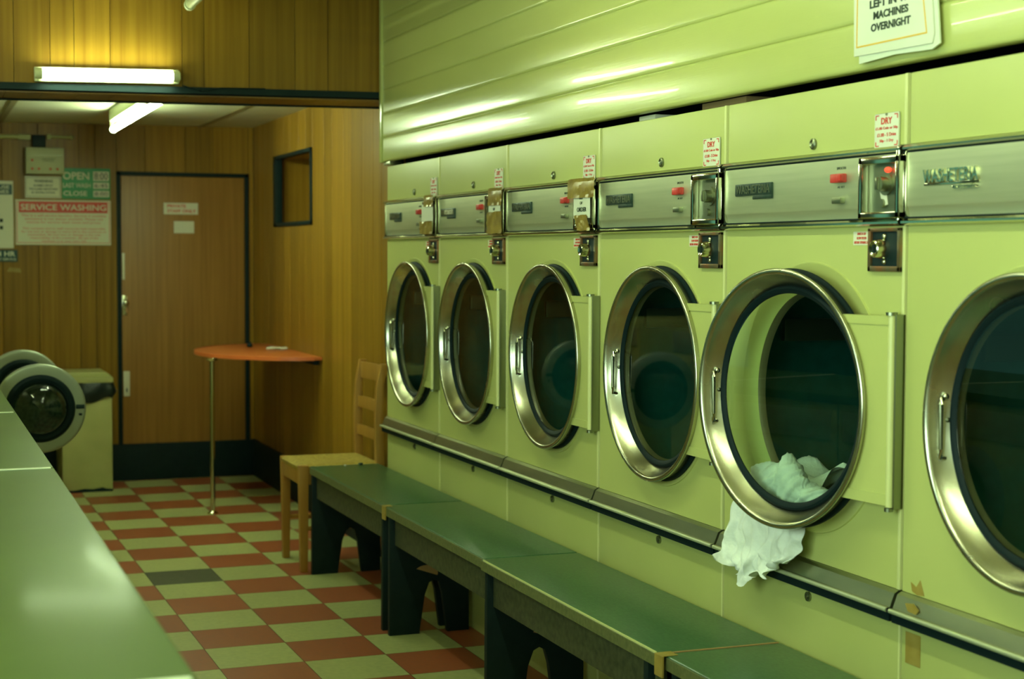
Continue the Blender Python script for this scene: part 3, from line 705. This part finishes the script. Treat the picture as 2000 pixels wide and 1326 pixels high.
# ------------------------------------------------------------------ wooden chair
def chair():
    X0, X1, Y0, Y1 = 1.668, 2.095, 7.175, 7.585
    ox, oy = (X0+X1)/2, (Y0+Y1)/2
    t = thing('wooden_chair', 'light wooden ladder-back chair with a straw seat beside the end of the bench', 'chair', (ox, oy, 0))
    def L(x, y, z): return (x-ox, y-oy, z)
    for y in (Y0+.02, Y1-.02):
        b = MB(); x = X0+.026
        b.prism([(x-.024-ox, .495), (x+.022-ox, .495), (x+.016-ox, 0), (x-.016-ox, 0)], 'y', y-.019-oy, y+.019-oy, .004); b.build('leg', 'chair_wood', t)
    for y in (Y0+.02, Y1-.02):
        b = MB()
        out = [(2.080, 0), (2.048, .25), (2.040, .47), (2.034, .60), (2.034, .72), (2.042, .85), (2.058, .935), (2.062, .955)]
        bk_ = [(x+.040 if z < .8 else x+.034, z) for x, z in out]
        b.prism([(x-ox, z) for x, z in out]+[(x-ox, z) for x, z in bk_[::-1]], 'y', y-.018-oy, y+.018-oy, .004)
        b.build('back_post', 'chair_wood', t)
    for z0, z1, bow, xr in ((.865, .945, .018, 2.050), (.725, .780, .012, 2.034), (.590, .640, .008, 2.034)):
        b = MB(); n = 8; pts = []
        for q in range(n+1):
            v = q/n; y = Y0+.035+(Y1-Y0-.07)*v; pts.append((xr+.012+bow*sin(pi*v)-ox, y-oy))
        poly = pts+[(x+.016, y) for x, y in pts[::-1]]
        b.prism(poly, 'z', z0, z1, .003); b.build('back_slat', 'chair_wood', t)
    b = MB()
    b.box(X0+.03-ox, 2.04-ox, Y0+.010-oy, Y0+.030-oy, .405, .480, .003); b.box(X0+.03-ox, 2.04-ox, Y1-.030-oy, Y1-.010-oy, .405, .480, .003)
    b.box(X0+.008-ox, X0+.03-ox, Y0+.03-oy, Y1-.03-oy, .405, .480, .003); b.box(2.030-ox, 2.05-ox, Y0+.03-oy, Y1-.03-oy, .405, .480, .003)
    b.build('seat_rail', 'chair_wood', t)
    for args in ((X0+.04, Y0+.02, 2.05, Y0+.02, .20), (X0+.04, Y1-.02, 2.05, Y1-.02, .20), (X0+.20, Y0+.03, X0+.20, Y1-.03, .21)):
        b = MB(); b.cyl(L(args[0], args[1], args[4]), L(args[2], args[3], args[4]), .011, 12); b.build('stretcher', 'chair_wood', t)
    b = MB(); m = bmesh.new(); n = 16; G = []
    for i in range(n+1):
        row = []
        for j in range(n+1):
            u, v = i/n*2-1, j/n*2-1; z = .500-.012*(1-max(abs(u), abs(v)))-.012*(max(abs(u), abs(v)) > .99)
            row.append(m.verts.new(((X0+X1-.03)/2-ox+u*.198, v*.190, z)))
        G.append(row)
    for i in range(n):
        for j in range(n): m.faces.new((G[i][j], G[i+1][j], G[i+1][j+1], G[i][j+1]))
    b._merge(m); b.box(X0+.004-ox, X1-.045-ox, Y0+.012-oy, Y1-.012-oy, .468, .487, .006)
    b.build('seat', 'straw', t)
chair()

# ------------------------------------------------------------------ half-round table on the alcove wall
def table():
    t = thing('wall_table', 'orange half-round table fixed to the wood panelling on one chrome leg', 'table', (1.597, 8.997, 0))
    ox, oy = 1.597, 8.997
    pts = [(XW-.002-ox, 8.715-oy)]
    cx, cy, rx, ry = XW, 9.36, .575, .72
    A = []
    for q in range(0, 41):
        a = pi/2+pi*q/40; A.append((cx+rx*cos(a), cy+ry*sin(a)))
    A = [p for p in A if p[0] < XW-.003]
    pts = [(XW-.002-ox, cy+ry-oy)]+[(x-ox, y-oy) for x, y in A]+[(XW-.002-ox, cy-ry-oy)]
    b = MB(); b.prism(pts, 'z', .880, .898, .001); tp = b.build('table_top', 'orange_top', t)
    b = MB(); ring = pts[1:-1]
    for p, q in zip(ring, ring[1:]):
        m = bmesh.new(); 
        def off(p_): 
            d = Vector((p_[0]-(cx-ox), (p_[1]-(cy-oy)))).normalized()*.002; return (p_[0]+d.x, p_[1]+d.y)
        P, Q = off(p), off(q)
        vs = [m.verts.new((P[0], P[1], .878)), m.verts.new((Q[0], Q[1], .878)), m.verts.new((Q[0], Q[1], .8995)), m.verts.new((P[0], P[1], .8995))]
        m.faces.new(vs); vs2 = [m.verts.new((p[0], p[1], .8995)), m.verts.new((q[0], q[1], .8995))]; m.faces.new((vs[3], vs[2], vs2[1], vs2[0]))
        b._merge(m)
    b.build('edging', 'orange_edge', tp)
    b = MB(); b.cyl((0, 0, .012), (0, 0, .880), .0135, 20); b.build('leg', 'chrome', t)
    b = MB(); b.lathe([(0, .0005), (0, .030), (.004, .030), (.012, .018), (.018, .0145)], 'z', n=24); b.build('leg_foot', 'chrome', t)
    b = MB(); b.lathe([(.862, .0145), (.870, .03), (.880, .034)], 'z', n=24); b.build('leg_flange', 'chrome', t)
    b = MB(); b.box(XW-.035-ox, XW-.003-ox, 8.70-oy, 10.0-oy, .850, .8795, .002); b.build('wall_batten', 'black', t)
table()
b = MB(); b.ball((1.945, 9.66, .8995+.012), .019, (1, 1, .65)); b.cyl((1.945, 9.66, .915), (1.95, 9.66, .932), .006)
tag(b.build('black_knob', 'black'), 'small black rounded object at the back of the orange table', 'object')
b = MB(); rnd = random.Random(2)
for q in range(7): b.ball((2.0+.016*q, 9.36+.01*sin(q*2), .9085+.002*sin(q)), .013+.003*rnd.random(), (1.2, 1.3, .62), 10)
tag(b.build('crumpled_tissue', 'paper'), 'crumpled white tissue lying on the orange table', 'tissue')

# ------------------------------------------------------------------ bin
def waste_bin():
    t = thing('waste_bin', 'cream square waste bin lined with a black bag, left of the staff door', 'bin', (1.02, 10.25, 0))
    b = MB(); b.box(-.150, .150, -.185, .215, .012, .60, .006); b.build('body', 'bin', t)
    b = MB(); b.prism([(-.15, 0), (.15, 0), (.15, .014), (.11, .018), (.09, .026), (.03, .018), (-.02, .022), (-.08, .013), (-.15, .013)], 'y', -.187, .21); b.build('worn_base', 'black', t)
    b = MB(); b.box(-.158, .158, -.192, .222, .672, .705, .006); b.prism([(-.158, .705), (.158, .705), (.12, .735), (-.12, .735)], 'y', -.16, .20, .006); b.build('lid', 'bin', t)
    # folded-over bag
    b = MB(); m = bmesh.new(); n = 64; G = []
    for q in range(n):
        a = 2*pi*q/n; cxx = max(-1, min(1, 1.35*cos(a))); cyy = max(-1, min(1, 1.35*sin(a))); row = []
        for j in range(9):
            v = j/8; e = .006+.010*sin(v*pi)+.004*sin(a*9+v*4)
            X_, Y_ = cxx*(.152+e), .015+cyy*(.202+e)
            if cos(a) > .75 and sin(a) < .3: X_ += .035*math.exp(-((v-.55)/.22)**2)*max(0, 1-abs(a if a < pi else a-2*pi)*1.2)+0
            z = .675-v*(.115+.018*sin(a*3+1)+.008*sin(a*8))
            row.append(m.verts.new((X_, Y_, z)))
        G.append(row)
    for q in range(n):
        for j in range(8): m.faces.new((G[q][j], G[(q+1) % n][j], G[(q+1) % n][j+1], G[q][j+1]))
    bmesh.ops.recalc_face_normals(m, faces=m.faces)
    b._merge(m); b.build('bin_bag', 'bag', t, ang=60)
waste_bin()

# ------------------------------------------------------------------ washers on the left: worktops over the near ones, two with open doors beyond
WX = .322; WZ = .95
def washer(y0, y1, label, front=WX, top=WZ-.032, opened=False, grp='washing machines along the left side'):
    ym = (y0+y1)/2; w = (y1-y0)/2
    t = thing('washing_machine', label, 'washing machine', (front, ym, 0), grp)
    b = MB(); b.box(-.72, -.01, -w+.004, w-.004, .08, top, .006); b.build('body', 'enamel_low', t)
    b = MB(); b.box(-.68, -.03, -w+.01, w-.01, 0, .08); b.build('plinth', 'black', t)
    b = MB(); b.box(-.012, -.004, -w+.03, w-.03, top-.14, top-.03, .003); b.build('control_panel', 'steel', t)
    zc = .783; r = .196
    if not opened:
        b = MB(); b.lathe([(-.01, r), (.02, r), (.03, r-.02), (.028, r-.06), (.01, r-.07)], 'x', (0, 0, .55), 64); b.build('porthole_door', 'washer_grey', t)
        b = MB(); b.lathe([(.01, r-.07), (.0, .06), (-.01, .0005)], 'x', (0, 0, .55), 48); b.build('door_glass', 'bowl_glass', t)
    else:
        b = MB(); b.lathe([(-.012, r-.01), (-.008, r-.03), (-.06, r-.05), (-.3, r-.04), (-.31, .0005)], 'x', (0, 0, zc), 48); b.build('drum_opening', 'dull_metal', t)
        d = bpy.data.objects.new('porthole_door', None); COL.objects.link(d); d.parent = t; d.location = (.225, 0, zc)
        # open at right angles, inner side towards -Y
        b = MB(); b.lathe([(.045, .10), (.05, r-.012), (.035, r), (-.004, r), (-.010, r-.004), (-.012, r-.012), (-.008, r-.046), (.002, r-.050)], 'y', (0, 0, 0), 96); b.build('door_ring', 'washer_grey', d, ang=50)
        b = MB(); b.lathe([(-.006, r-.045), (-.020, r-.052), (-.024, r-.062), (-.020, r-.078), (.01, r-.082)], 'y', (0, 0, 0), 96); b.build('window_gasket', 'rubber', d)
        b = MB(); b.lathe([(-.012, r-.078), (-.050, r-.085), (-.085, r-.105), (-.105, .05), (-.108, .0005)], 'y', (0, 0, 0), 64); b.build('door_glass', 'bowl_glass', d)
        b = MB(); b.lathe([(.03, r-.07), (.035, .0005)], 'y', (0, 0, 0), 64); b.build('door_cover', 'badge', d)
        b = MB(); b.box(r-.044, r-.008, -.016, -.009, -.004, .014, .002); b.build('latch', 'black', d)
        b = MB(); b.box(r-.032, r-.018, -.016, -.009, -.034, -.024, .002); b.build('latch_button', 'black', d)
        b = MB(); b.box(-.235, -r+.02, -.01, .03, -.05, .05, .004); b.build('hinge', 'dull_metal', d)
    return t
YW = [1.10, 1.94, 2.62, 3.30, 3.98, 4.70, 5.42, 6.14, 6.86]
for q, (a, b_) in enumerate(zip(YW, YW[1:])):
    washer(a, b_, 'cream front-loading washing machine under the green worktop, closed door')
for a, b_, lab in ((.80, 1.935, 'pale green worktop section in the bottom left corner, before the first painted joint highlight'),
                   (1.945, 3.975, 'large pale green worktop section filling the lower left of the frame'),
                   (3.985, 5.415, 'pale green worktop section between the two painted joint highlights at the left edge'),
                   (5.425, 6.87, 'farthest pale green worktop section, next to the round open washer door')):
    ym = (a+b_)/2
    t = thing('worktop', lab, 'worktop', (WX, ym, WZ-.032), 'worktops over the washing machines')
    b = MB(); b.box(-.80, .002, a-ym, b_-ym, 0, .032, .004, 3); b.build('laminate_slab', 'worktop', t)
    b = MB(); b.box(-.80, -.006, b_-ym-.012, b_-ym+.004, .0320, .0345, .0008, 1); b.build('joint_highlight_strip', 'joint', t)  # highlight along the gap, painted as a white strip
washer(6.95, 7.66, 'washing machine with open round door beside the cream bin, the nearer of the two', .314, 1.10, True, 'washing machines standing open at the far left')
washer(8.05, 8.76, 'washing machine with open round door, half hidden behind the nearer open one', .314, 1.10, True, 'washing machines standing open at the far left')

# ------------------------------------------------------------------ signs and boxes on the back wall
YS = YB-.001
def sign(name, label, x0, x1, z0, z1, material, th=.004, cat='sign', grp=None):
    t = thing(name, label, cat, ((x0+x1)/2, YS, z0), grp)
    MB().box(-(x1-x0)/2, (x1-x0)/2, -th, 0, 0, z1-z0, .0008, 1).build('panel', material, t)
    return t, (x0+x1)/2, z0
def put(t, xm, z0, s_, m_, x0, x1, za, zb, th=.004, **kw):
    return text('lettering', s_, m_, t, ((x0+x1)/2-xm, -th-.0006, (za+zb)/2-z0), x1-x0, zb-za, face='-y', ext=.0004, **kw)
# SERVICE WASHING
t, xm, z0 = sign('service_washing_sign', 'white sign headed SERVICE WASHING in a red band on the back wall', .640, 1.223, 1.520, 1.803, 'white_print')
MB().box(-.272, .272, -.0062, -.004, .203, .270).build('header_band', 'red_sign', t)
put(t, xm, z0, 'SERVICE WASHING', 'white_print', .672, 1.195, 1.738, 1.776, .0062, bold=.012)
put(t, xm, z0, 'This is a self service laundry. Service is available\nassistance is not always available. Please see\nnotices for service wash times and prices.', 'print_red', .675, 1.195, 1.652, 1.712, space=1.1)
put(t, xm, z0, 'This company and its staff cannot be held responsible\nfor any loss or damage to items left in the machines or\nunattended. All such loss or damage is the sole\nresponsibility of the customer. All use of the\nmachines is at your own risk.', 'print_red', .675, 1.195, 1.535, 1.630, space=1.1)
b = MB(); 
for a in ((-.285, -.282, .012, .272), (.282, .285, .012, .272), (-.285, .285, .012, .015), (-.285, .285, .270, .273)): b.box(a[0], a[1], -.0048, -.0038, a[2], a[3])
b.build('printed_border', 'print_red', t)
# OPEN
t, xm, z0 = sign('opening_hours_sign', 'green sign listing OPEN, LAST WASH and CLOSE times on the back wall', .923, 1.222, 1.812, 2.006, 'green_sign')
put(t, xm, z0, 'OPEN', 'white_print', .930, 1.092, 1.934, 1.982, bold=.02)
put(t, xm, z0, 'LAST WASH', 'white_print', .930, 1.100, 1.883, 1.912, bold=.012)
put(t, xm, z0, 'CLOSE', 'white_print', .932, 1.078, 1.832, 1.862, bold=.015)
for za, zb, s_ in ((1.928, 1.988, '8:00'), (1.878, 1.918, '6:45'), (1.826, 1.866, '8:00')):
    b = MB(); b.box(1.116-xm, 1.214-xm, -.0052, -.004, za-z0, zb-z0); b.build('time_patch', 'paper', t)
    put(t, xm, z0, s_, 'print_black', 1.124, 1.206, za+.008, zb-.008, .0052)
# WARNING
t, xm, z0 = sign('warning_sign', 'small white WARNING sign directly under the grey alarm box', .700, .918, 1.815, 1.952, 'white_print')
put(t, xm, z0, 'WARNING', 'print_black', .755, .868, 1.912, 1.930, bold=.02)
put(t, xm, z0, 'ALARMED CIRCUIT\nTHIS ALARM IS MONITORED\nBY CENTRAL STATION', 'print_black', .722, .898, 1.842, 1.900, space=1.15, bold=.015)
b = MB()
for a in ((-.103, -.101, .008, .129), (.101, .103, .008, .129), (-.103, .103, .008, .010), (-.103, .103, .127, .129)): b.box(a[0], a[1], -.0048, -.0038, a[2], a[3])
b.build('printed_border', 'print_black', t)
# poster cut by the frame
t, xm, z0 = sign('notice_poster', 'pale poster with a dark heading cut off by the left edge of the frame', .33, .628, 1.497, 1.918, 'white_print')
MB().box(-.145, .143, -.0052, -.004, .335, .400).build('header_band', 'teal_sign', t)
put(t, xm, z0, 'PLEASE USE\nMACHINES', 'white_print', .40, .605, 1.840, 1.890, .0052, bold=.015)
put(t, xm, z0, 'Wash\nDry\nFold', 'print_black', .40, .50, 1.56, 1.78)
b = MB()
for zz in (1.66, 1.615): b.box(.545-xm, .565-xm, -.0052, -.004, zz-z0, zz+.022-z0)
b.build('printed_squares', 'print_black', t)
# 24 HR
t, xm, z0 = sign('round_the_clock_sign', 'small dark 24 HR sign under the poster at the left edge', .42, .650, 1.413, 1.488, 'teal_sign')
put(t, xm, z0, '24 HR', 'white_print', .505, .636, 1.447, 1.478, bold=.02)
put(t, xm, z0, 'CALL OUT SERVICE', 'white_print', .45, .640, 1.422, 1.436, bold=.01)
b = MB(); b.prism([(.585, 1.352), (.672, 1.346), (.664, 1.372), (.60, 1.378)], 'y', YS-.001, YS); tag(b.build('torn_sticker', 'tape_old'), 'torn pale sticker remnant low on the back wall near the left edge', 'sticker')
# door notices
t, xm, z0 = sign('private_notice', 'white PRIVATE STAFF ONLY notice on the brown door', 1.558, 1.778, 1.722, 1.796, 'paper', .002)
t.location.y = YB-.0075
put(t, xm, z0, 'PRIVATE', 'print_red', 1.580, 1.700, 1.765, 1.786, .002, bold=.02)
put(t, xm, z0, 'STAFF ONLY', 'print_red', 1.580, 1.765, 1.733, 1.754, .002, bold=.02)
t, xm, z0 = sign('blank_notice', 'small blank white paper below the PRIVATE notice on the door', 1.622, 1.752, 1.600, 1.678, 'paper', .002, 'paper')
t.location.y = YB-.0075
# alarm box
t = thing('alarm_panel', 'grey-green control box with small lamps high on the back wall', 'alarm box', (.818, YS, 1.962))
MB().box(-.116, .116, -.07, 0, 0, .166, .006, 3).build('box', 'grey_box', t)
for x, z in ((-.078, .085), (-.078, .032), (-.038, .032), (.032, .032), (.074, .032)):
    MB().cyl((x, -.070, z), (x, -.075, z), .007, 12).build('lamp', 'print_red', t)
text('lettering', 'FIRE ALARM\nCONTROL', 'print_black', t, (.02, -.0706, .088), .075, .018, face='-y')
MB().box(-.115, .115, -.0708, -.069, .118, .120).build('panel_joint', 'dull_metal', t)
b = MB(); b.box(-.040, .040, -.055, 0, 0, .074, .004); o = b.build('junction_box', 'black'); o.location = (.785, YS, 2.132); tag(o, 'small black box sitting on top of the grey alarm box', 'junction box')
b = MB(); b.cyl((.30, YS-.018, 2.195), (.735, YS-.018, 2.192), .013, 14); b.box(.66, .735, YS-.032, YS, 2.176, 2.208, .004); tag(b.build('conduit_pipe', 'bin'), 'pale conduit running from the left edge to the black junction box', 'pipe')
b = MB(); b.cyl((.835, YS-.016, 2.20), (.985, YS-.016, 2.198), .009, 12); b.box(.835, .86, YS-.03, YS, 2.182, 2.214, .003); b.ball((.985, YS-.014, 2.198), .014, (1, 1, 1)); tag(b.build('conduit_pipe', 'bin'), 'short thin conduit stub to the right of the black junction box', 'pipe')

# ------------------------------------------------------------------ fluorescent lights
def light(name, label, a, b_, fixture_up, parts=True, r=.0145, tube='tube', grp=None, bw=.035, bh=.035, gap=.036):
    """straight fitting from a to b_; fixture_up: unit direction from tube to batten"""
    a, b_ = Vector(a), Vector(b_); d = (b_-a); L_ = d.length; d.normalize(); u = Vector(fixture_up); s = d.cross(u)
    t = thing(name, label, 'ceiling light', (a+b_)/2, grp)
    Mx = Matrix((( d.x, s.x, u.x), (d.y, s.y, u.y), (d.z, s.z, u.z))).to_4x4()
    def add(mb, nm, mt, par=t):
        bmesh.ops.transform(mb.bm, matrix=Mx, verts=mb.bm.verts); bmesh.ops.recalc_face_normals(mb.bm, faces=mb.bm.faces); return mb.build(nm, mt, par)
    add(MB().cyl((-L_/2+.018, 0, 0), (L_/2-.018, 0, 0), r, 24), 'tube', tube)
    b = MB(); b.box(-L_/2-.01, L_/2+.01, -bw, bw, gap, gap+bh, .004); add(b, 'batten', 'batten')
    for e in (-1, 1):
        b = MB(); x0, x1 = sorted((e*(L_/2-.004), e*(L_/2+.012))); b.box(x0, x1, -.016, .016, -.012, gap, .003); b.cyl((e*(L_/2-.02), 0, 0), (e*(L_/2+.008), 0, 0), r+.004, 18)
        add(b, 'lamp_holder', 'dull_metal' if tube == 'tube_alcove' and gap > .03 and not name.startswith('wall') else 'batten')
    return t
# tube fitting on the bulkhead boards
light('wall_light', 'lit short tube fitting mounted on the wood panelling above the black beam', (.525, 7.040, 2.222), (1.108, 7.040, 2.234), (0, 1, 0), gap=.022, bw=.030, bh=.036, r=.019)
# alcove ceiling fitting
light('strip_light', 'lit bare strip light hanging from the alcove ceiling behind the beam', (1.115, 7.50, 2.175), (1.115, 9.42, 2.175), (0, 0, 1), tube='tube_alcove', gap=.045, bh=.075, bw=.022, r=.0165)
# front shop fittings
light('strip_light', 'end of a strip light at the top edge of the frame, above the wood panelling', (1.105, 5.22, 2.490), (1.105, 6.69, 2.490), (0, 0, 1), tube='unlit_tube', gap=.03, bh=.18, bw=.03, r=.019)
for x, y in ((1.0, 3.35), (1.0, 1.35), (-.45, 5.05)): light('strip_light', 'unseen bare strip light on the front shop ceiling', (x, y, 2.56), (x, y+1.5, 2.56), (0, 0, 1), tube='tube_shop', gap=.03, bh=.11, bw=.03, grp='strip lights on the front shop ceiling, out of view')  # left one is an unseen lamp added to brighten boards and far dryers
b = MB(); b.tube([(1.135, 7.078, 2.20), (1.17, 7.077, 2.19), (1.22, 7.077, 2.178), (1.30, 7.077, 2.195), (1.5, 7.079, 2.200)], .0025, 8)
tag(b.build('power_cable', 'black'), 'thin dark cable trailing from the right end of the wall light along the beam', 'cable')

S.cycles.use_denoising = True
bpy.context.view_layer.update()
